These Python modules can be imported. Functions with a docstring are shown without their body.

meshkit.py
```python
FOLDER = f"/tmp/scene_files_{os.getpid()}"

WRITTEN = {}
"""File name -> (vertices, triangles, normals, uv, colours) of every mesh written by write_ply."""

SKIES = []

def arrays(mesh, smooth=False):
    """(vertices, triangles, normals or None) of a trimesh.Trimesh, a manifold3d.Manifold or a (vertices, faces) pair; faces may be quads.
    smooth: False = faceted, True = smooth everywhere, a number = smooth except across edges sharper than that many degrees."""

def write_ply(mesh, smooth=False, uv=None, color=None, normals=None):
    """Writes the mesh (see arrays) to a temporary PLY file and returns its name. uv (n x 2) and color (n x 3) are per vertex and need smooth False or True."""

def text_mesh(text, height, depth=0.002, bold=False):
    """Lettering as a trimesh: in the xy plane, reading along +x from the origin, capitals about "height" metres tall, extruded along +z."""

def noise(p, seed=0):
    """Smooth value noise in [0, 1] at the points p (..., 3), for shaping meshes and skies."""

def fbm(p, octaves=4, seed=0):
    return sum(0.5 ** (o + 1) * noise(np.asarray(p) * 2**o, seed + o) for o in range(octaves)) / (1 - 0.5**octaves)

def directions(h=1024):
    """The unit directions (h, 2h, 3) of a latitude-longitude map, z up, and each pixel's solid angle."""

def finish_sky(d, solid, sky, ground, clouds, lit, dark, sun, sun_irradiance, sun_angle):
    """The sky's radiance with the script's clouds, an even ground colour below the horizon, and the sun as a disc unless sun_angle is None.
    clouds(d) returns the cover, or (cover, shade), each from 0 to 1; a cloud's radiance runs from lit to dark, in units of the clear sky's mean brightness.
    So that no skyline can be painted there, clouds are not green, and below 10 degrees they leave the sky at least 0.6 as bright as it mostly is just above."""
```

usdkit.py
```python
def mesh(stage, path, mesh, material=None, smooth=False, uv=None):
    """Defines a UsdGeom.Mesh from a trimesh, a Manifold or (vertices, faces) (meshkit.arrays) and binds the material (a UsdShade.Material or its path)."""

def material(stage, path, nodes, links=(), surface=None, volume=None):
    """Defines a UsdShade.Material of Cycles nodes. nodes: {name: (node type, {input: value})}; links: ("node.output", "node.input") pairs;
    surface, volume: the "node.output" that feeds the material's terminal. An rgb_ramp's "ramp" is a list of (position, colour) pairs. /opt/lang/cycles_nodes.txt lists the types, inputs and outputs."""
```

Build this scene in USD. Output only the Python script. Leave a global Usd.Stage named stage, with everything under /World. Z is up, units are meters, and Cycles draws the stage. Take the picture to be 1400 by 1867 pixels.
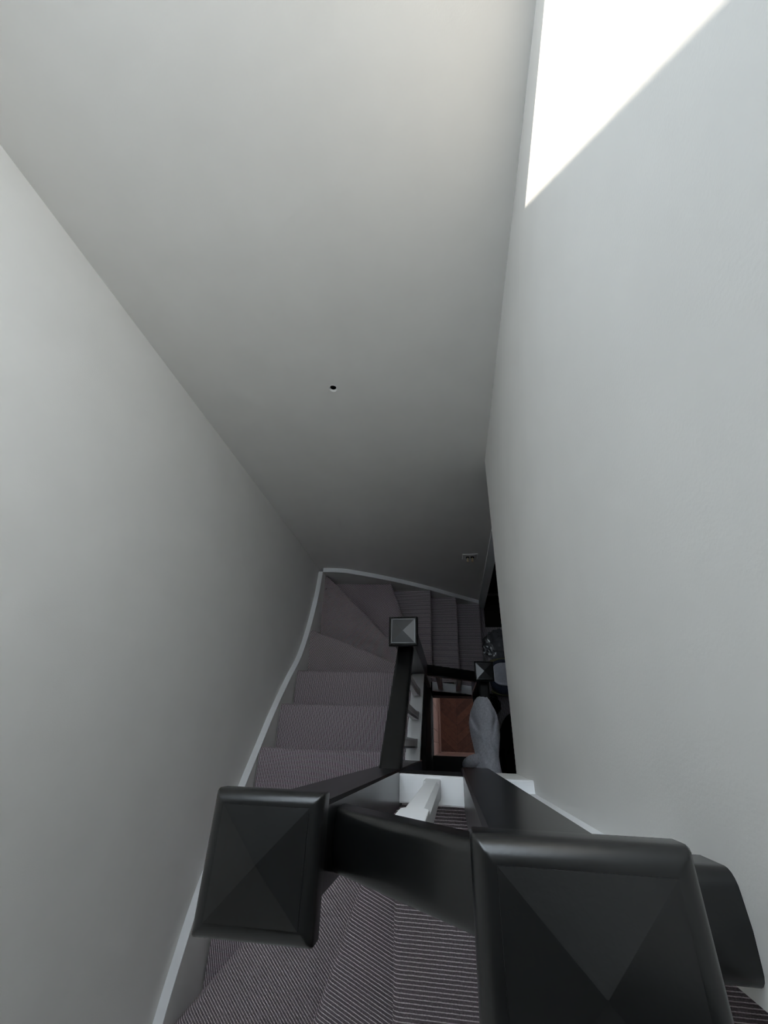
import math, random
import numpy as np, trimesh, manifold3d, usdkit
from meshkit import fbm
from shapely.geometry import Polygon, box as sbox
from pxr import Usd, UsdGeom, UsdLux, Gf, Sdf

random.seed(7)
np.random.seed(7)
stage = Usd.Stage.CreateInMemory()
UsdGeom.SetStageUpAxis(stage, 'Z')
UsdGeom.SetStageMetersPerUnit(stage, 1.0)
stage.SetDefaultPrim(UsdGeom.Xform.Define(stage, '/World').GetPrim())
UsdGeom.Scope.Define(stage, '/World/Looks')

# ------------------------------------------------------------------ camera, sky, sun
H = 6.74                                            # eye height above the hall floor; every depth d below is measured down from the eye


def Z(d):
    return H - d


cam = UsdGeom.Camera.Define(stage, '/World/camera')
R = [[0.98947108, 0.03137821, -0.14128834], [-0.04065229, -0.87665971, -0.47939038], [-0.13890421, 0.48008661, -0.86615383]]
rows = [R[0], [-x for x in R[1]], [-x for x in R[2]], [0, 0, H]]
cam.AddTransformOp().Set(Gf.Matrix4d(*[v for r, w in zip(rows, (0, 0, 0, 1)) for v in (*r, w)]))
cam.CreateHorizontalApertureAttr(36.0)
cam.CreateVerticalApertureAttr(36.0 * 1867 / 1400)
cam.CreateFocalLengthAttr(36.0 * 771.385 / 1400)
cam.CreateFStopAttr(0.0)
cam.CreateClippingRangeAttr(Gf.Vec2f(0.02, 1000))
EXPOSURE = 0.7
cam.CreateExposureAttr(EXPOSURE)

sky = UsdLux.DomeLight.Define(stage, '/World/sky')
sky.CreateColorAttr(Gf.Vec3f(0.80, 0.90, 1.0))
sky.CreateIntensityAttr(1.3)
sun = UsdLux.DistantLight.Define(stage, '/World/sun')
sun.CreateAngleAttr(0.53)
sun.CreateColorAttr(Gf.Vec3f(1.0, 0.90, 0.77))
sun.CreateIntensityAttr(1.3)
sun.CreateNormalizeAttr(True)
SUN = np.array([1.0, -0.23, -1.0])                   # direction the sunlight travels
s_ = -SUN / np.linalg.norm(SUN)
sx_ = np.cross([0, 0, 1], s_)
sx_ /= np.linalg.norm(sx_)
sy_ = np.cross(s_, sx_)
sun.AddTransformOp().Set(Gf.Matrix4d(*sx_, 0, *sy_, 0, *s_, 0, 0, 0, 0, 1))

# ------------------------------------------------------------------ materials
M = {}


def mat(name, color, rough=0.5, spec=0.5, noise=0.0, nscale=20, bump=0.0, bscale=200, bdist=0.001, **kw):
    nodes = {'p': ('principled_bsdf', {'base_color': color, 'roughness': rough, 'specular_ior_level': spec, **kw})}
    links = []
    if noise or bump:
        nodes['g'] = ('geometry', {})
    if noise:
        nodes['n'] = ('noise_texture', {'scale': nscale, 'detail': 4})
        lo, hi = [c * (1 - noise) for c in color], [min(1, c * (1 + noise)) for c in color]
        nodes['r'] = ('rgb_ramp', {'ramp': [(0.3, lo), (0.7, hi)]})
        links += [('g.position', 'n.vector'), ('n.fac', 'r.fac'), ('r.color', 'p.base_color')]
    if bump:
        nodes['bn'] = ('noise_texture', {'scale': bscale, 'detail': 3})
        nodes['b'] = ('bump', {'strength': bump, 'distance': bdist})
        links += [('g.position', 'bn.vector'), ('bn.fac', 'b.height'), ('b.normal', 'p.normal')]
    M[name] = usdkit.material(stage, '/World/Looks/' + name, nodes, links, surface='p.BSDF')
    return M[name]


mat('wall_paint', (0.80, 0.782, 0.752), 0.75, 0.3, noise=0.02, nscale=6, bump=0.15, bscale=260)
mat('white_gloss', (0.90, 0.90, 0.91), 0.4, 0.5, bump=0.05, bscale=90)
mat('black_paint', (0.006, 0.0065, 0.007), 0.27, 0.6, noise=0.15, nscale=40, bump=0.12, bscale=350, bdist=0.0006)
mat('black_board', (0.006, 0.006, 0.007), 0.6, 0.3)
mat('dark_door', (0.030, 0.026, 0.022), 0.5, 0.4, noise=0.2, nscale=8)
mat('brass', (0.72, 0.60, 0.38), 0.4, metallic=1.0)
mat('bronze_plate', (0.16, 0.15, 0.13), 0.4, metallic=0.7)
mat('plaster_lip', (0.85, 0.85, 0.84), 0.7)
mat('grey_jersey', (0.74, 0.73, 0.78), 0.9, 0.2, noise=0.12, nscale=90, bump=0.15, bscale=700, bdist=0.0006)
mat('black_cloth', (0.004, 0.004, 0.005), 0.9, 0.1, noise=0.2, nscale=30)
mat('navy_cloth', (0.05, 0.06, 0.095), 0.6, 0.4, noise=0.2, nscale=30)
mat('pale_panel', (0.70, 0.70, 0.78), 0.6, 0.4, noise=0.08, nscale=30)
mat('mustard', (0.22, 0.20, 0.10), 0.6, 0.4)
mat('bin_liner', (0.006, 0.006, 0.010), 0.10, 1.0)
mat('clear_film', (0.13, 0.13, 0.14), 0.2, 0.8)
mat('dark_mat', (0.012, 0.011, 0.010), 0.9, 0.2, noise=0.2, nscale=60)
mat('hall_timber', (0.30, 0.17, 0.135), 0.5, noise=0.15, nscale=14)
mat('frame_grey', (0.35, 0.35, 0.36), 0.5)
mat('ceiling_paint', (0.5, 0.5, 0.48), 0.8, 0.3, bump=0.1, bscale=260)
for k, c in enumerate([(0.095, 0.038, 0.025), (0.072, 0.029, 0.019), (0.122, 0.049, 0.031)]):
    mat(f'parquet_{"abc"[k]}', c, 0.45, 0.4, noise=0.2, nscale=18)

# striped loop carpet: the primvar st holds metres across (x) and along (y) the stripes
PITCH = 0.0080
M['carpet'] = usdkit.material(stage, '/World/Looks/carpet', {
    'a': ('attribute', {'attribute': 'st'}),
    'g': ('geometry', {}),
    'w': ('noise_texture', {'scale': 60, 'detail': 2}),
    'wob': ('math', {'math_type': 'multiply_add', 'value2': 0.0016, 'value3': -0.0008}),
    's': ('separate_xyz', {}),
    'add': ('math', {'math_type': 'add'}),
    'm': ('math', {'math_type': 'multiply', 'value2': 1 / PITCH}),
    'f': ('math', {'math_type': 'fraction'}),
    'r': ('rgb_ramp', {'ramp': [(0.0, (0.21, 0.172, 0.190)), (0.34, (0.21, 0.172, 0.190)), (0.42, (0.86, 0.78, 0.81)), (0.58, (0.86, 0.78, 0.81)), (0.66, (0.21, 0.172, 0.190)), (1.0, (0.21, 0.172, 0.190))]}),
    'h': ('rgb_ramp', {'ramp': [(0.0, (0.2,) * 3), (0.2, (0.8,) * 3), (0.36, (0.3,) * 3), (0.5, (1,) * 3), (0.64, (0.3,) * 3), (0.8, (0.8,) * 3), (1.0, (0.2,) * 3)]}),
    'bn': ('noise_texture', {'scale': 700, 'detail': 2}),
    'hm': ('math', {'math_type': 'multiply_add', 'value2': 0.8}),
    'tone': ('noise_texture', {'scale': 240, 'detail': 3}),
    'tr': ('rgb_ramp', {'ramp': [(0.3, (0.72,) * 3), (0.7, (1.2,) * 3)]}),
    'mx': ('mix', {'mix_type': 'multiply', 'fac': 1.0}),
    'b': ('bump', {'strength': 0.6, 'distance': 0.0022}),
    'p': ('principled_bsdf', {'roughness': 0.95, 'specular_ior_level': 0.15}),
}, [('g.position', 'w.vector'), ('w.fac', 'wob.value1'), ('a.vector', 's.vector'), ('s.x', 'add.value1'), ('wob.value', 'add.value2'),
    ('add.value', 'm.value1'), ('m.value', 'f.value1'), ('f.value', 'r.fac'), ('f.value', 'h.fac'), ('g.position', 'bn.vector'), ('g.position', 'tone.vector'),
    ('tone.fac', 'tr.fac'), ('r.color', 'mx.color1'), ('tr.color', 'mx.color2'), ('mx.color', 'p.base_color'),
    ('bn.fac', 'hm.value1'), ('h.color', 'hm.value3'), ('hm.value', 'b.height'), ('b.normal', 'p.normal')], surface='p.BSDF')

M['pane'] = usdkit.material(stage, '/World/Looks/pane', {
    't': ('transparent_bsdf', {'color': (0.96, 0.97, 0.97)}), 'g': ('glossy_bsdf', {'roughness': 0.02, 'color': (1, 1, 1)}),
    'm': ('mix_closure', {'fac': 0.05})},
    [('t.BSDF', 'm.closure1'), ('g.BSDF', 'm.closure2')], surface='m.closure')

# ------------------------------------------------------------------ helpers
used = {}


def path_for(name, parent=None):
    base = (parent.GetPath().pathString if parent else '/World') + '/' + name
    n = used.get(base, 0)
    used[base] = n + 1
    return base if n == 0 else f'{base}_{n:03d}'


def props(p, label=None, cat=None, group=None, kind=None):
    for k, v in (('label', label), ('category', cat), ('group', group), ('kind', kind)):
        if v:
            p.SetCustomDataByKey(k, v)
    return p


def obj(name, mesh, m, parent=None, smooth=False, uv=None, **kw):
    p = usdkit.mesh(stage, path_for(name, parent), mesh, M[m], smooth=smooth, uv=uv).GetPrim()
    return props(p, **kw)


def thing(name, label, cat, loc=(0, 0, 0), group=None, kind=None):
    x = UsdGeom.Xform.Define(stage, path_for(name))
    x.AddTranslateOp().Set(Gf.Vec3d(*loc))
    return props(x.GetPrim(), label, cat, group, kind)


def struct(name, mesh=None, m=None, loc=(0, 0, 0), **kw):
    if mesh is None:
        x = UsdGeom.Xform.Define(stage, path_for(name))
        x.AddTranslateOp().Set(Gf.Vec3d(*loc))
        return props(x.GetPrim(), kind='structure')
    return obj(name, mesh, m, kind='structure', **kw)


def bx(x0, x1, y0, y1, z0, z1):
    b = trimesh.creation.box([x1 - x0, y1 - y0, z1 - z0])
    b.apply_translation([(x0 + x1) / 2, (y0 + y1) / 2, (z0 + z1) / 2])
    return b


def cat(*ms):
    return trimesh.util.concatenate(list(ms))


def loft(rings, cap=True):
    """rings: list of (n,3) closed loops of equal length."""
    rings = [np.asarray(r, float) for r in rings]
    n, v, f = len(rings[0]), np.vstack(rings), []
    for k in range(len(rings) - 1):
        for i in range(n):
            a, b = k * n + i, k * n + (i + 1) % n
            f += [(a, b, b + n), (a, b + n, a + n)]
    if cap:
        for k, sgn in ((0, -1), (len(rings) - 1, 1)):
            c = len(v)
            v = np.vstack([v, rings[k].mean(0)])
            for i in range(n):
                a, b = k * n + i, k * n + (i + 1) % n
                f.append((a, b, c) if sgn > 0 else (b, a, c))
    t = trimesh.Trimesh(v, f, process=False)
    trimesh.repair.fix_normals(t)
    return t


def square(r, z, cx=0, cy=0, ch=0.0):
    if ch:
        p = [(r, -r + ch), (r, r - ch), (r - ch, r), (-r + ch, r), (-r, r - ch), (-r, -r + ch), (-r + ch, -r), (r - ch, -r)]
    else:
        p = [(r, -r), (r, r), (-r, r), (-r, -r)]
    return [(cx + a, cy + b, z) for a, b in p]


def yz_prism(poly, x0, x1):
    """extrude a polygon given in (y, z) along x."""
    e = trimesh.creation.extrude_polygon(poly if isinstance(poly, Polygon) else Polygon(poly), x1 - x0, engine='earcut')
    v = e.vertices
    e.vertices = np.c_[v[:, 2] + x0, v[:, 0], v[:, 1]]
    trimesh.repair.fix_normals(e)
    return e


def xz_prism(poly, y0, y1):
    e = trimesh.creation.extrude_polygon(poly if isinstance(poly, Polygon) else Polygon(poly), y1 - y0, engine='earcut')
    v = e.vertices
    e.vertices = np.c_[v[:, 0], v[:, 2] + y0, v[:, 1]]
    trimesh.repair.fix_normals(e)
    return e


def man(t):
    return manifold3d.Manifold(manifold3d.Mesh(np.asarray(t.vertices, np.float32), np.asarray(t.faces, np.uint32)))


def untri(m):
    k = m.to_mesh()
    return trimesh.Trimesh(k.vert_properties[:, :3], k.tri_verts, process=False)


# ------------------------------------------------------------------ the room shell
XL, XR, YB, YN = -0.962, 0.20, 1.166, -0.95          # left wall, right wall, back wall, near wall (faces)
PITCHR = 0.70                                       # roof slope


def roof(y):
    return H + 0.11 + PITCHR * (1.165 - y)


XE = 1.6                                            # far side of the landings to the right
# left wall, near wall, back wall (with the real drilled hole), right partition
struct('wall_left', yz_prism([(YN - 0.1, 0), (YB + 0.1, 0), (YB + 0.1, roof(YB + 0.1)), (YN - 0.1, roof(YN - 0.1))], XL - 0.1, XL), 'wall_paint')
struct('wall_near', bx(XL, XE, YN - 0.1, YN, 0, roof(YN)), 'wall_paint')
back = man(bx(XL, 0.285, YB, YB + 0.1, 0, H + 0.11))
HX, HZ = -0.392, Z(1.13)
cyl = manifold3d.Manifold.cylinder(0.075, 0.0128, 0.0128, 40).rotate((90, 0, 0)).translate((HX, YB + 0.07, HZ))
mouth = manifold3d.Manifold.cylinder(0.008, 0.0126, 0.0172, 40).rotate((90, 0, 0)).translate((HX, YB + 0.006, HZ))
struct('wall_back', untri(back - cyl - mouth), 'wall_paint')
struct('wall_right', yz_prism([(-0.149, Z(1.656)), (YB, Z(1.656)), (YB, roof(YB)), (-0.149, roof(-0.149))], XR, XR + 0.1), 'wall_paint')
struct('wall_loft', yz_prism([(-0.149, Z(1.44)), (-0.05, Z(1.44)), (-0.05, roof(-0.05)), (-0.149, roof(-0.149))], XR + 0.1, XE), 'wall_paint')
we = man(yz_prism([(YN, 0), (1.4, 0), (1.4, Z(1.44)), (YB, roof(YB)), (YN, roof(YN))], XE, XE + 0.1)) - man(bx(XE - 0.1, XE + 0.2, 0.05, 0.95, 0.9, 2.0))
struct('wall_end', untri(we), 'wall_paint')
# sloping ceiling with the skylight opening, built in the roof plane (u = x, v up the slope)
ca, sa = 1 / math.hypot(1, PITCHR), PITCHR / math.hypot(1, PITCHR)
SK = dict(x0=-0.700, x1=0.17, v0=0.0, v1=0.95)
RT = 0.25                                           # roof thickness: depth of the skylight reveal
vtop = (1.165 - (YN - 0.1)) / ca


def to_roof(t):
    v = t.vertices
    n = np.array([0, sa, ca])
    up = np.array([0, -ca, sa])
    t.vertices = np.array([0, 1.165, H + 0.11]) + np.outer(v[:, 0], [1, 0, 0]) + np.outer(v[:, 1], up) + np.outer(v[:, 2], n)
    trimesh.repair.fix_normals(t)
    return t


hole = sbox(SK['x0'], SK['v0'], SK['x1'], SK['v1'])
slab = sbox(XL - 0.1, -0.13, XE + 0.1, vtop).difference(hole)
struct('ceiling', to_roof(trimesh.creation.extrude_polygon(slab, RT, engine='earcut')), 'ceiling_paint')
w1 = struct('window_1')
fr = sbox(SK['x0'] - 0.06, SK['v0'] - 0.06, SK['x1'] + 0.06, SK['v1'] + 0.06).difference(hole)
fr = trimesh.creation.extrude_polygon(fr, 0.012, engine='earcut')
fr.apply_translation([0, 0, RT])
obj('window_frame', to_roof(fr), 'white_gloss', w1)
pane = trimesh.creation.box([SK['x1'] - SK['x0'], SK['v1'] - SK['v0'], 0.004])
pane.apply_translation([(SK['x0'] + SK['x1']) / 2, (SK['v0'] + SK['v1']) / 2, RT - 0.004])
obj('pane', to_roof(pane), 'pane', w1)

# loft floor slab right of the well, first-floor slab around the well, hall floor
struct('ceiling', bx(XR + 0.1, XE, -0.075, YB + 0.1, Z(1.656), Z(1.46)), 'ceiling_paint')
struct('ceiling', bx(-0.10, XE, YN, -0.086, Z(1.656), Z(1.462)), 'ceiling_paint')
WELL = (-0.165, 0.245, -0.075, 0.385)
s1 = sbox(XL, YN, XE, 1.30).difference(sbox(WELL[0], WELL[2], WELL[1], WELL[3]))
e = trimesh.creation.extrude_polygon(s1, 0.22, engine='earcut')
e.apply_translation([0, 0, Z(4.055) - 0.22])
struct('floor', e, 'black_board')

# back wall of the first-floor landing: lintel and wall beyond the door, door with lining
struct('wall_landing', cat(bx(0.285, 1.15, YB, YB + 0.1, Z(2.02), Z(1.46)), bx(1.15, XE, YB, YB + 0.1, 0, Z(1.46)), bx(0.285, 1.15, YB, YB + 0.1, 0, Z(4.06))), 'wall_paint')
d1 = struct('door_1')
obj('architrave', cat(bx(0.285, 0.345, YB - 0.018, YB, Z(4.05), Z(1.96)), bx(1.09, 1.15, YB - 0.018, YB, Z(4.05), Z(1.96)), bx(0.345, 1.09, YB - 0.018, YB, Z(2.02), Z(1.96))), 'white_gloss', d1)
obj('door_lining', cat(bx(0.285, 0.31, YB, 1.34, Z(4.05), Z(2.0)), bx(1.125, 1.15, YB, 1.34, Z(4.05), Z(2.0)), bx(0.31, 1.125, YB, 1.34, Z(2.02), Z(2.0))), 'frame_grey', d1)
obj('door_leaf', bx(0.31, 1.125, 1.30, 1.34, Z(4.045), Z(2.02)), 'dark_door', d1)
for z0, z1 in ((3.86, 3.25), (3.10, 2.18)):
    for x0, x1 in ((0.42, 0.67), (0.77, 1.02)):
        obj('door_panel', bx(x0, x1, 1.288, 1.301, Z(z0), Z(z1)), 'dark_door', d1)
obj('door_handle', cat(trimesh.creation.cylinder(0.011, segment=[(0.38, 1.302, Z(3.05)), (0.38, 1.245, Z(3.05))]), trimesh.creation.cylinder(0.009, segment=[(0.38, 1.25, Z(3.05)), (0.50, 1.25, Z(3.05))])), 'brass', d1)

# ------------------------------------------------------------------ ground-floor hall: chevron parquet, timber walls, window
hx0, hx1, hy0, hy1 = -0.19, 1.55, -0.09, 1.16
fl = struct('floor')
obj('subfloor', bx(hx0 - 0.1, hx1, hy0 - 0.1, hy1, -0.06, -0.013), 'black_board', fl)
bw, hw = 0.088, 0.255
field = sbox(hx0 + 0.0, hy0, hx1, hy1)
i = 0
for col in range(6):
    xa = hx0 + 0.002 + col * hw
    xb = xa + hw - 0.002
    sl = math.tan(math.radians(40)) * hw * (-1 if col % 2 == 0 else 1)
    pitch = bw / math.cos(math.radians(40))
    for k in range(-3, 16):
        ya = hy0 + k * pitch + (0.215 if col % 2 == 0 else 0.0)
        q = Polygon([(xa, ya), (xb, ya + sl), (xb, ya + sl + pitch - 0.003), (xa, ya + pitch - 0.003)]).intersection(field)
        if q.is_empty or q.area < 1e-4:
            continue
        t = trimesh.creation.extrude_polygon(q, 0.012 + 0.0012 * random.random(), engine='earcut')
        t.apply_translation([0, 0, -0.013])
        obj('plank', t, 'parquet_' + random.choice('aabbc'), fl)
        i += 1
struct('baseboard_left', cat(bx(hx0, hx0 + 0.022, hy0, hy1, 0, 0.15), bx(hx0, hx0 + 0.03, hy0, hy1, 0, 0.02)), 'hall_timber')
struct('baseboard_near', bx(hx0 + 0.03, hx1, hy0, hy0 + 0.02, 0, 0.12), 'hall_timber')
hb = struct('wall_hall_left')
for k in range(10):
    obj('panel', bx(hx0 - 0.02, hx0 - 0.002 * (k % 2), hy0 + k * 0.125, hy0 + (k + 1) * 0.125 - 0.004, 0.0, Z(4.28)), 'hall_timber', hb)
struct('wall_hall_near', bx(hx0 - 0.02, hx1, hy0 - 0.05, hy0, 0, Z(4.275)), 'hall_timber')
wh = man(bx(hx1, hx1 + 0.05, YN, 1.4, 0, Z(4.275))) - man(bx(hx1 - 0.1, XE + 0.2, 0.05, 0.95, 0.9, 2.0))
struct('wall_hall_right', untri(wh), 'wall_paint')
w2 = struct('window_2')
obj('window_frame', untri(man(bx(hx1 + 0.01, XE + 0.04, 0.05, 0.95, 0.9, 2.0)) - man(bx(hx1 - 0.1, XE + 0.2, 0.10, 0.90, 0.95, 1.95))), 'white_gloss', w2)
obj('pane', bx(hx1 + 0.03, hx1 + 0.034, 0.10, 0.90, 0.95, 1.95), 'pane', w2)

# ------------------------------------------------------------------ staircase: treads, strings
stair = thing('staircase', 'narrow carpeted winding staircase with white wall strings turning down round the stairwell', 'staircase')


def tread(d, f0, f1, rest, rise=0.2, flip=False, along=None):
    """One carpeted step: nosing from f0 (newel side) to f1 (wall side), the rest of the top in order after f1."""
    f0, f1 = np.array(f0, float), np.array(f1, float)
    t = f1 - f0
    L = np.linalg.norm(t)
    t /= L
    n = np.array([t[1], -t[0]])
    cen = np.mean([*rest], axis=0)
    if n @ (cen - f0) > 0:
        n = -n                                       # n points outward over the step below
    r = 0.016
    prof = [(-r * 1.6, 0.0)] + [(-r + r * math.sin(a), -r + r * math.cos(a)) for a in np.linspace(0, math.pi / 2, 7)] + [(0, -0.034), (-0.006, -0.042), (-0.020, -0.046), (-0.022, -rise - 0.01)]
    v, uv, f = [], [], []
    path = 0
    for k, (o, h) in enumerate(prof):
        if k:
            path += math.hypot(o - prof[k - 1][0], h - prof[k - 1][1])
        for s in np.linspace(0, 1, 2):
            q = f0 + t * L * s + n * o
            v.append((q[0], q[1], Z(d) + h))
            uv.append((q @ t, path))
    for k in range(len(prof) - 1):
        a = 2 * k
        f += [(a, a + 1, a + 3), (a, a + 3, a + 2)]
    top = [f0 + n * prof[0][0], f1 + n * prof[0][0]] + [np.array(q, float) for q in rest]
    b = len(v)
    for q in top:
        v.append((q[0], q[1], Z(d)))
        uv.append((q @ t, -(q - f0) @ n))
    for k in range(1, len(top) - 1):
        f.append((b, b + k, b + k + 1))
    v, f = np.array(v), np.array(f)
    fn = np.cross(v[f[:, 1]] - v[f[:, 0]], v[f[:, 2]] - v[f[:, 0]])
    for k in range(len(f)):
        ok = fn[k, 2] > 1e-9 if abs(fn[k, 2]) > 1e-9 else fn[k, :2] @ n > 0
        if not ok:
            f[k] = f[k][::-1]
    obj('carpeted_tread', trimesh.Trimesh(v, f, process=False), 'carpet', stair, smooth=True, uv=np.array(uv))


SX, WX, WY = -0.2185, -0.925, 1.136                    # outer string face, inner faces of the wall strings
tread(1.44, (-0.169, -0.088), (-0.169, YN), [(XE, YN), (XE, -0.149), (0.2, -0.149), (0.2, -0.088)])
tread(1.64, (-0.186, -0.10), (-0.52, YN), [(-0.13, YN), (-0.13, -0.10)])
tread(1.84, (-0.215, -0.06), (WX, -0.815), [(WX, YN), (-0.48, YN), (-0.16, -0.12)])
tread(2.04, (-0.22, -0.050), (WX, -0.31), [(WX, -0.90), (-0.19, -0.10)])
tread(2.24, (SX, -0.032), (WX, -0.032), [(WX, -0.36), (-0.225, -0.10)])
tread(2.44, (SX, 0.177), (WX, 0.177), [(WX, -0.06), (SX, -0.06)])
tread(2.64, (SX, 0.379), (WX, 0.379), [(WX, 0.14), (SX, 0.14)])
tread(2.84, (SX, 0.415), (WX, 0.673), [(WX, 0.34), (SX, 0.34)])
tread(3.04, (-0.19, 0.435), (WX, 1.145), [(WX, 0.64), (-0.16, 0.38)])
tread(3.24, (-0.172, 0.44), (-0.443, WY), [(WX, WY), (WX, 1.10), (-0.17, 0.40)])
tread(3.44, (-0.133, 0.4445), (-0.133, WY), [(-0.49, WY), (-0.17, 0.4445)])
tread(3.64, (0.080, 0.4445), (0.080, WY), [(-0.18, WY), (-0.18, 0.4445)])
tread(3.84, (0.290, 0.4445), (0.290, WY), [(0.03, WY), (0.03, 0.4445)], rise=0.22)


def spline(pts, n=60):
    from scipy.interpolate import PchipInterpolator
    p = np.array(pts)
    xs = np.linspace(p[0, 0], p[-1, 0], n)
    return np.c_[xs, PchipInterpolator(p[:, 0], p[:, 1])(xs)]


LC = spline([(-0.93, 1.775), (-0.786, 1.806), (-0.628, 1.862), (-0.534, 1.90), (-0.195, 2.135), (-0.022, 2.262), (0.137, 2.383), (0.32, 2.545), (0.468, 2.69), (0.645, 2.795), (0.823, 2.870), (0.993, 2.925), (1.137, 2.950)])
BC = spline([(-0.928, 2.950), (-0.785, 2.968), (-0.664, 3.028), (-0.510, 3.124), (-0.384, 3.215), (-0.154, 3.404), (0.069, 3.619), (0.283, 3.815)])


def strip(c, off0, off1):
    return [(a, Z(b + off0)) for a, b in c] + [(a, Z(b + off1)) for a, b in c[::-1]]


obj('wall_string', yz_prism(strip(LC, 0.006, 0.50), XL, XL + 0.030), 'wall_paint', stair, label='flat grey-white wall string board')
obj('string_capping', yz_prism(strip(LC, 0.0, 0.006), XL, XL + 0.033), 'white_gloss', stair, label='thin white capping along the wall string')
obj('wall_string', xz_prism(strip(BC, 0.006, 0.50), YB - 0.030, YB), 'wall_paint', stair, label='flat grey-white wall string board')
obj('string_capping', xz_prism(strip(BC, 0.0, 0.006), YB - 0.033, YB), 'white_gloss', stair, label='thin white capping along the wall string')
obj('wall_string', bx(XL, 0.2, YN, YN + 0.03, Z(1.9), Z(1.775) + 0.1), 'wall_paint', stair)


def cap2(y):                                           # top of the flight's outer string capping, by depth
    return 2.265 + 1.0 * y


def cap3(x):
    return 3.57 + 0.80 * (x + 0.162)


YF, YG = -0.062, 0.365                                # newel faces at the two ends of the long flight
obj('outer_string', yz_prism([(YF, Z(cap2(YF) + 0.012)), (YG, Z(cap2(YG) + 0.012)), (YG, Z(cap2(YG) + 0.34)), (YF, Z(cap2(YF) + 0.34))], -0.200, -0.168), 'black_board', stair)
obj('outer_string', xz_prism([(-0.139, Z(cap3(-0.139) + 0.012)), (0.172, Z(cap3(0.172) + 0.012)), (0.172, Z(cap3(0.172) + 0.15)), (-0.139, Z(cap3(-0.139) + 0.25))], 0.395, 0.425), 'black_board', stair)
obj('landing_apron', bx(-0.149, 0.022, -0.086, -0.074, Z(1.656), Z(1.40)), 'black_board', stair)
obj('landing_apron', bx(0.113, 0.2, -0.086, -0.072, Z(1.656), Z(1.349)), 'wall_paint', stair)
obj('soffit_board', cat(bx(-0.20, -0.168, -0.9, 0.40, Z(4.05), Z(3.0))), 'black_board', stair)

# first-floor landing carpet, right of the last step, stripes running away from the camera
lc = trimesh.Trimesh([(0.262, YN, Z(4.04)), (XE, YN, Z(4.04)), (XE, 1.30, Z(4.04)), (0.262, 1.30, Z(4.04)), (0.262, YN, Z(4.056)), (0.262, 1.30, Z(4.056))], [(0, 1, 2), (0, 2, 3), (0, 3, 5), (0, 5, 4)], process=False)
struct('floor', lc, 'carpet', uv=lc.vertices[:, :2])

# ------------------------------------------------------------------ newel posts
NS, CS = 0.045, 0.060


def newel(x, y, dcap, dbot, label):
    t = thing('newel_post', label, 'newel post', (x, y, Z(dbot)), 'black square newel posts of the staircase')
    h = dbot - dcap
    obj('post', loft([square(NS - 0.002, 0, ch=0.003), square(NS, 0.004, ch=0.004), square(NS, h - 0.03, ch=0.004)]), 'black_paint', t, smooth=20)
    k = 0.0018
    c = loft([square(NS + 0.001, h - 0.056, ch=k), square(NS + 0.004, h - 0.048, ch=k), square(NS + 0.004, h - 0.040, ch=k), square(CS - 0.004, h - 0.032, ch=k), square(CS - 0.001, h - 0.030, ch=k), square(CS, h - 0.027, ch=k), square(CS, h - 0.011, ch=k), square(CS - 0.0012, h - 0.007, ch=k), square(CS - 0.004, h - 0.0035, ch=k), square(CS - 0.008, h - 0.0015, ch=k), square(CS - 0.0125, h - 0.0008, ch=k)])
    cp = obj('cap', c, 'black_paint', t, smooth=35)
    obj('cap_pyramid', loft([square(CS - 0.0135, h - 0.003), square(CS - 0.0135, h), square(0.0004, h + 0.0065)]), 'black_paint', cp)
    return t


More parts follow.
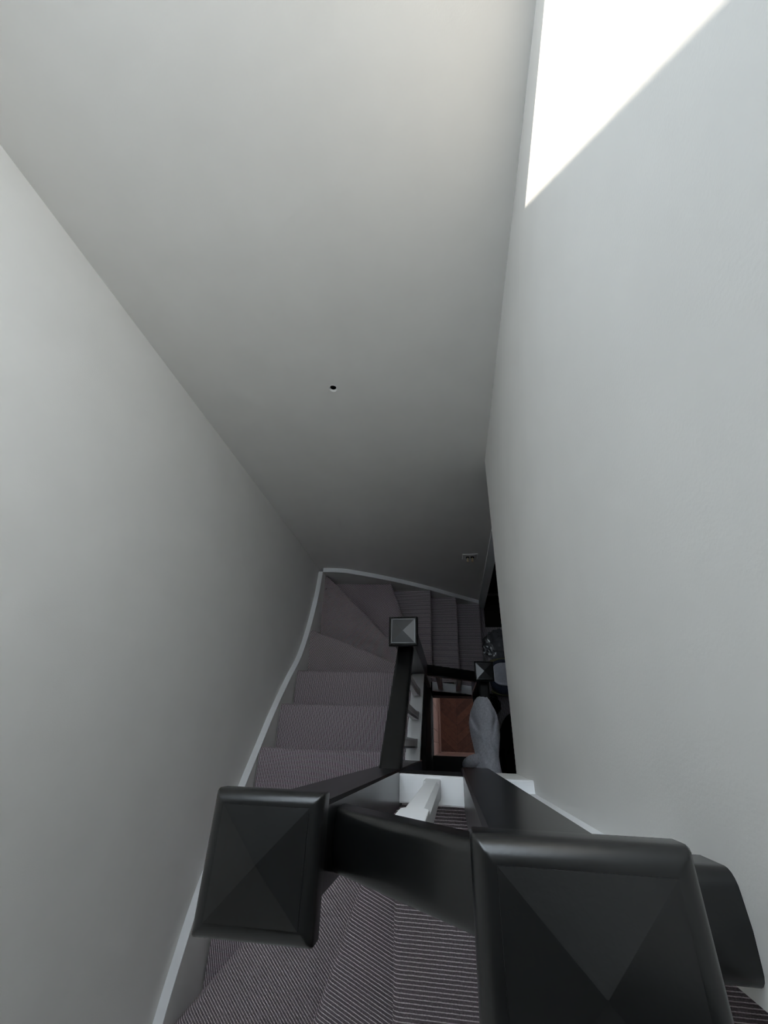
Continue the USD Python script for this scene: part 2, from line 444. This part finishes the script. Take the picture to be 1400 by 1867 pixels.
newel(0.068, -0.104, 0.307, 1.62, 'largest black newel post, at lower right, its cap filling the foreground')
newel(-0.194, -0.107, 0.507, 2.36, 'black newel post with its cap overlapping the left wall string, second nearest')
newel(-0.184, 0.410, 1.752, 3.30, 'black newel post at the far turn, grey-lit pyramid cap in mid stairwell')
newel(0.217, 0.428, 2.925, 4.04, 'smallest black newel post, at the foot of the stair beside the bags')


# ------------------------------------------------------------------ handrails, base rails, balusters
def rail(name, p, q, prof, m, parent, **kw):
    p, q = np.array(p, float), np.array(q, float)
    d = q - p
    u = np.array([d[1], -d[0], 0.0])
    u /= np.linalg.norm(u)
    ring = lambda c: [c + u * a + np.array([0, 0, b]) for a, b in prof]
    return obj(name, loft([ring(p), ring(q)]), m, parent, smooth=40, **kw)


HW = 0.0325
HAND = [(-HW + 0.004, -0.058), (HW - 0.004, -0.058), (HW, -0.052), (HW, -0.020)] + [(HW - 0.013 + 0.013 * math.cos(a), -0.015 + 0.013 * math.sin(a)) for a in np.linspace(0, math.pi / 2, 6)] + [(0, 0.0)] + [(-HW + 0.013 - 0.013 * math.cos(a), -0.015 + 0.013 * math.sin(a)) for a in np.linspace(math.pi / 2, 0, 6)] + [(-HW, -0.020), (-HW, -0.052)]
BASE = [(-0.0335, -0.03), (0.0335, -0.03), (0.0335, -0.004), (0.030, 0.0), (-0.030, 0.0), (-0.0335, -0.004)]


def baluster(x, y, z0, z1, parent, half=0.019):
    ch = 0.008
    z = [z0, z0 + 0.10, z0 + 0.112, z1 - 0.135, z1 - 0.123, z1]
    c = [0.001, 0.001, ch, ch, 0.001, 0.001]
    obj('baluster', loft([square(half, zz, x, y, ch=cc) for zz, cc in zip(z, c)]), 'white_gloss', parent)


b1 = thing('balustrade', 'short sloping black handrail over one white spindle, between the two nearest newel posts', 'balustrade')
r1 = lambda x: Z(0.462 + (0.022 - x) * 0.98)
rail('handrail', (0.030, -0.1055, r1(0.030)), (-0.155, -0.1055, r1(-0.155)), HAND, 'black_paint', b1)
rail('base_rail', (0.025, -0.1045, Z(1.325)), (-0.152, -0.1045, Z(1.365)), BASE, 'white_gloss', b1, label='white base rail')
baluster(-0.0565, -0.0985, Z(1.345), r1(-0.0565) - 0.05, b1, half=0.0205)

b2 = thing('balustrade', 'long black handrail on white spindles, descending the straight flight in mid stairwell', 'balustrade')
r2 = lambda y: Z(1.40 + (y - YF) * 1.05)
rail('handrail', (-0.184, YF - 0.005, r2(YF)), (-0.184, YG + 0.005, r2(YG)), HAND, 'black_paint', b2)
rail('base_rail', (-0.184, YF - 0.003, Z(cap2(YF))), (-0.184, YG + 0.003, Z(cap2(YG))), BASE, 'white_gloss', b2, label='white capping on the outer string')
for y in (0.006, 0.130, 0.252):
    baluster(-0.184, y, Z(cap2(y)) - 0.01, r2(y) - 0.04, b2)

b3 = thing('balustrade', 'small black handrail with shaded spindles, between the two farthest newel posts', 'balustrade')
r3 = lambda x: Z(2.76 + (x + 0.139) * 0.97)
rail('handrail', (-0.145, 0.410, r3(-0.145)), (0.178, 0.415, r3(0.178)), HAND, 'black_paint', b3)
rail('base_rail', (-0.142, 0.410, Z(cap3(-0.142))), (0.175, 0.410, Z(cap3(0.175))), BASE, 'white_gloss', b3, label='white capping on the outer string')
for x in (-0.078, 0.061):
    baluster(x, 0.410, Z(cap3(x)) - 0.01, r3(x) - 0.04, b3)

b4 = thing('balustrade', 'short level black handrail running from the largest newel post into the right wall', 'balustrade')
rail('handrail', (0.105, -0.1055, Z(0.428)), (0.2005, -0.1055, Z(0.428)), HAND, 'black_paint', b4)
rail('base_rail', (0.110, -0.1045, Z(1.318)), (0.2, -0.1045, Z(1.318)), BASE, 'white_gloss', b4, label='white base rail')
obj('half_post', bx(0.165, 0.2, -0.143, -0.099, Z(1.322), Z(0.47)), 'white_gloss', b4, label='white wall-side half post')

b5 = thing('balustrade', 'black landing handrail under the grey sweatshirt, running from the smallest newel post toward the camera', 'balustrade')
rail('handrail', (0.217, 0.39, Z(3.02)), (0.217, -0.9, Z(3.02)), HAND, 'black_board', b5)
rail('base_rail', (0.217, 0.39, Z(3.98)), (0.217, -0.9, Z(3.98)), BASE, 'black_paint', b5)
for k in range(8):
    baluster(0.217, 0.14 - 0.13 * k, Z(3.985), Z(3.07), b5)

# ------------------------------------------------------------------ clothes and bags on the first-floor landing
def blob(cx, cy, z0, sx, sy, h, seed, amp=0.12, power=2.6, freq=9.0, sub=4, rot=0.0):
    s = trimesh.creation.icosphere(sub)
    v = s.vertices.copy()
    r = (np.abs(v) ** power).sum(1) ** (-1 / power)
    v *= r[:, None]
    nz = fbm(v * freq / 4 + seed * 7.1, 4, seed) - 0.5
    v *= (1 + amp * 2 * nz)[:, None]
    v = v * [sx, sy, h / 2]
    v[:, 2] = np.maximum(v[:, 2], -h / 2 * 0.98) + h / 2
    c, d = math.cos(rot), math.sin(rot)
    s.vertices = np.c_[cx + v[:, 0] * c - v[:, 1] * d, cy + v[:, 0] * d + v[:, 1] * c, z0 + v[:, 2] - v[:, 2].min()]
    return s


RX = 0.217
sw = thing('sweatshirt', 'grey jersey sweatshirt draped over the landing handrail beside the parquet well', 'sweatshirt', (0, 0, 0))
#      y/d,   left x/d, right x/d along the silhouette as the cloth hangs at about d = 3.12
OUT = [(0.0925, 0.058, 0.070), (0.088, 0.0485, 0.0765), (0.079, 0.0455, 0.0795), (0.063, 0.038, 0.0895), (0.0425, 0.034, 0.0935), (0.022, 0.036, 0.0935), (0.0025, 0.040, 0.0895), (-0.017, 0.043, 0.0870), (-0.036, 0.040, 0.0890), (-0.050, 0.036, 0.092), (-0.075, 0.034, 0.094)]
DE = 3.13
o = np.array(OUT) * DE
ys = np.linspace(o[0, 0], o[-1, 0], 64)
xl = np.interp(-ys, -o[:, 0], o[:, 1])
xr = np.interp(-ys, -o[:, 0], o[:, 2])
k5 = np.ones(5) / 5
xl = np.r_[xl[:2], np.convolve(xl, k5, 'valid'), xl[-2:]]
xr = np.r_[xr[:2], np.convolve(xr, k5, 'valid'), xr[-2:]]
NSG = 49
outer, inner = [], []
for y, a, b in zip(ys, xl, xr):
    for s in np.linspace(-1, 1, NSG):
        x = RX + s * (b - RX if s > 0 else RX - a)
        rad = math.sqrt(abs(x - RX) ** 2 + 0.03 ** 2) / 0.13 - 0.23
        z = Z(2.985) - 0.25 * min(rad, 1.4) ** 1.5
        ends = max(0, (y - 0.235) / 0.055)
        z -= 0.03 * ends ** 2
        z += 0.060 * (fbm(np.array([x * 10 + 3, y * 7 + x * 6, 0.7]), 3, 3) - 0.5) + 0.010 * math.sin(y * 26 + x * 40) * min(1, rad)
        for fx, fy, sl, wd, am in ((0.135, 0.15, -0.35, 0.016, 0.030), (0.262, 0.13, 0.30, 0.012, 0.022), (0.20, 0.05, 0.5, 0.02, 0.014), (0.255, 0.0, -0.4, 0.016, 0.016)):
            z -= am * math.exp(-((x - fx - sl * (y - fy)) / wd) ** 2 - ((y - fy) / 0.055) ** 2)
        outer.append((x, y, z))
        inner.append((RX + (x - RX) * 0.97, y, z - 0.012))
nr = len(ys)
v = np.array(outer + inner)
f = []
off = nr * NSG
for r_ in range(nr - 1):
    for c_ in range(NSG - 1):
        a = r_ * NSG + c_
        f += [(a, a + 1, a + NSG + 1), (a, a + NSG + 1, a + NSG), (off + a, off + a + NSG + 1, off + a + 1), (off + a, off + a + NSG, off + a + NSG + 1)]
edge = [r_ * NSG for r_ in range(nr)] + [(nr - 1) * NSG + c_ for c_ in range(1, NSG)] + [r_ * NSG + NSG - 1 for r_ in range(nr - 2, -1, -1)] + list(range(NSG - 2, 0, -1))
for p, q in zip(edge, edge[1:] + edge[:1]):
    f += [(p, q, off + q), (p, off + q, off + p)]
t = trimesh.Trimesh(v, f, process=False)
trimesh.repair.fix_normals(t)
obj('body', t, 'grey_jersey', sw, smooth=60)


def tube(pts, rad, n=14, seed=1, amp=0.25):
    pts = np.array(pts, float)
    ts = np.linspace(0, len(pts) - 1, 30)
    P = np.stack([np.interp(ts, range(len(pts)), pts[:, k]) for k in range(3)], 1)
    Rr = np.interp(ts, range(len(pts)), rad)
    kk = np.ones(5) / 5
    P = np.stack([np.r_[P[:2, k], np.convolve(P[:, k], kk, 'valid'), P[-2:, k]] for k in range(3)], 1)
    rings = []
    for i_ in range(len(P)):
        d = P[min(i_ + 1, len(P) - 1)] - P[max(i_ - 1, 0)]
        d /= np.linalg.norm(d)
        u = np.cross(d, [0.3, 1, 0.2])
        u /= np.linalg.norm(u)
        w = np.cross(d, u)
        ring = []
        for a in np.linspace(0, 2 * math.pi, n, endpoint=False):
            c = P[i_] + Rr[i_] * (math.cos(a) * u + math.sin(a) * w)
            g = 1 + amp * (fbm(c * 18, 3, seed) - 0.5)
            ring.append(P[i_] + (c - P[i_]) * g)
        rings.append(ring)
    return loft(rings)


obj('sleeve', tube([(0.165, -0.06, Z(3.04)), (0.125, -0.075, Z(3.07)), (0.100, -0.090, Z(3.13)), (0.092, -0.105, Z(3.26)), (0.095, -0.10, Z(3.40))], [0.030, 0.037, 0.040, 0.037, 0.034]), 'grey_jersey', sw, smooth=60)

hb_ = thing('rucksack', 'black rucksack slumped on the landing carpet behind the grey sweatshirt', 'rucksack', (0, 0, 0))
obj('body', blob(0.60, -0.10, Z(4.04), 0.25, 0.37, 0.36, 3, amp=0.06, power=2.8, freq=5), 'black_cloth', hb_, smooth=50)
obj('strap', tube([(0.42, 0.16, Z(4.02)), (0.46, 0.18, Z(3.88)), (0.55, 0.10, Z(3.72)), (0.62, -0.02, Z(3.67))], [0.012, 0.013, 0.013, 0.012]), 'black_cloth', hb_, smooth=50)

nb = thing('holdall', 'navy holdall with pale grey top panel and mustard piping by the right wall edge', 'bag', (0, 0, 0))
body = blob(0.50, 0.53, Z(4.04), 0.165, 0.145, 0.20, 5, amp=0.05, power=3.2, freq=5)
obj('body', body, 'navy_cloth', nb, smooth=50)
v = body.vertices
pm = trimesh.creation.icosphere(4)
pv = pm.vertices.copy()
rr = (np.abs(pv) ** 3.4).sum(1) ** (-1 / 3.4)
pv *= rr[:, None]
pm.vertices = np.c_[0.485 + 0.130 * pv[:, 0], 0.54 + 0.092 * pv[:, 1], Z(3.848) + 0.022 * pv[:, 2] + 0.006 * (fbm(pv * 3, 3, 4) - 0.5)]
obj('top_panel', pm, 'pale_panel', nb, smooth=60)
for sgn, zz in ((1, 3.90), (-1, 3.93)):
    pts = [(0.345 + 0.155 + 0.16 * math.cos(a), 0.53 + sgn * (0.112 + 0.03 * math.sin(a)), Z(zz)) for a in np.linspace(math.pi, 0, 9)]
    obj('piping', tube(pts, [0.009] * 9, amp=0.1), 'mustard', nb, smooth=60)


def crumple(cx, cy, z0, sx, sy, h, seed, n=46):
    """A crumpled film sheet: closed heap with sharp creases."""
    s = trimesh.creation.icosphere(4)
    v = s.vertices.copy()
    d = fbm(v * 2.1 + seed, 3, seed)
    cre = np.abs(fbm(v * 3.3 + seed * 3.0, 4, seed + 5) - 0.5) * 2
    v *= (0.8 + 0.45 * d + 0.35 * cre)[:, None]
    v *= [sx, sy, h]
    v[:, 2] = np.maximum(v[:, 2], -0.002)
    s.vertices = v + [cx, cy, z0]
    return s


obj('plastic_sheet', crumple(0.46, 0.81, Z(4.04) + 0.002, 0.14, 0.125, 0.035, 11), 'clear_film', smooth=18, label='crumpled shiny grey polythene wrapper on the landing carpet, between the door and the navy holdall', cat='plastic wrapper')
obj('bin_liner', crumple(0.345, 0.318, Z(4.04) + 0.002, 0.060, 0.075, 0.12, 29), 'bin_liner', smooth=18, label='glossy black bin liner bundle beside the foot of the smallest newel post', cat='bin bag')
obj('doormat', bx(0.34, 1.10, 0.975, 1.27, Z(4.04) + 0.001, Z(4.04) + 0.012), 'dark_mat', label='dark doormat in front of the brown door at the bottom of the stair', cat='doormat')

# ------------------------------------------------------------------ light switch, cable hole
ls = thing('light_switch', 'double brass dolly light switch low on the back wall near the door', 'light switch', (0.170, YB, Z(2.79)))
obj('plate', loft([[(a * 0.052, -0.0005, b * 0.043) for a, b in ((-1, -1), (1, -1), (1, 1), (-1, 1))], [(a * 0.052, -0.003, b * 0.043) for a, b in ((-1, -1), (1, -1), (1, 1), (-1, 1))], [(a * 0.048, -0.006, b * 0.039) for a, b in ((-1, -1), (1, -1), (1, 1), (-1, 1))]]), 'wall_paint', ls)
for x in (-0.016, 0.016):
    ring = trimesh.creation.cylinder(0.012, segment=[(x, -0.005, 0), (x, -0.013, 0)], sections=24)
    c = obj('toggle_collar', ring, 'black_board', ls, smooth=40)
    obj('toggle', cat(trimesh.creation.cylinder(0.005, segment=[(x, -0.010, 0), (x, -0.030, -0.010)], sections=16), trimesh.creation.icosphere(2, 0.0075).apply_translation([x, -0.031, -0.0105])), 'brass', ls, smooth=40)
cs = thing('cable_hole', 'tiny round white-lipped cable hole alone in the middle of the back wall', 'cable hole', (HX, YB, HZ))


def yring(r0, r1, y0, y1):
    g = trimesh.creation.annulus(r0, r1, y1 - y0, sections=40)
    g.apply_transform(trimesh.transformations.rotation_matrix(math.pi / 2, [1, 0, 0]))
    g.apply_translation([0, (y0 + y1) / 2, 0])
    return g


cr = lambda rr, y: [(rr * math.cos(a), y, rr * math.sin(a)) for a in np.linspace(0, 2 * math.pi, 40, endpoint=False)]
obj('lip', loft([cr(0.0112, 0.0062), cr(0.0158, -0.0006), cr(0.0164, -0.0002), cr(0.0124, 0.0062), cr(0.0112, 0.0062)], cap=False), 'plaster_lip', cs, smooth=30)
obj('conduit', cat(yring(0.0112, 0.0127, 0.0064, 0.068), trimesh.creation.cylinder(0.0126, segment=[(0, 0.066, 0), (0, 0.069, 0)])), 'black_board', cs, smooth=30, label='black inside of the hole')
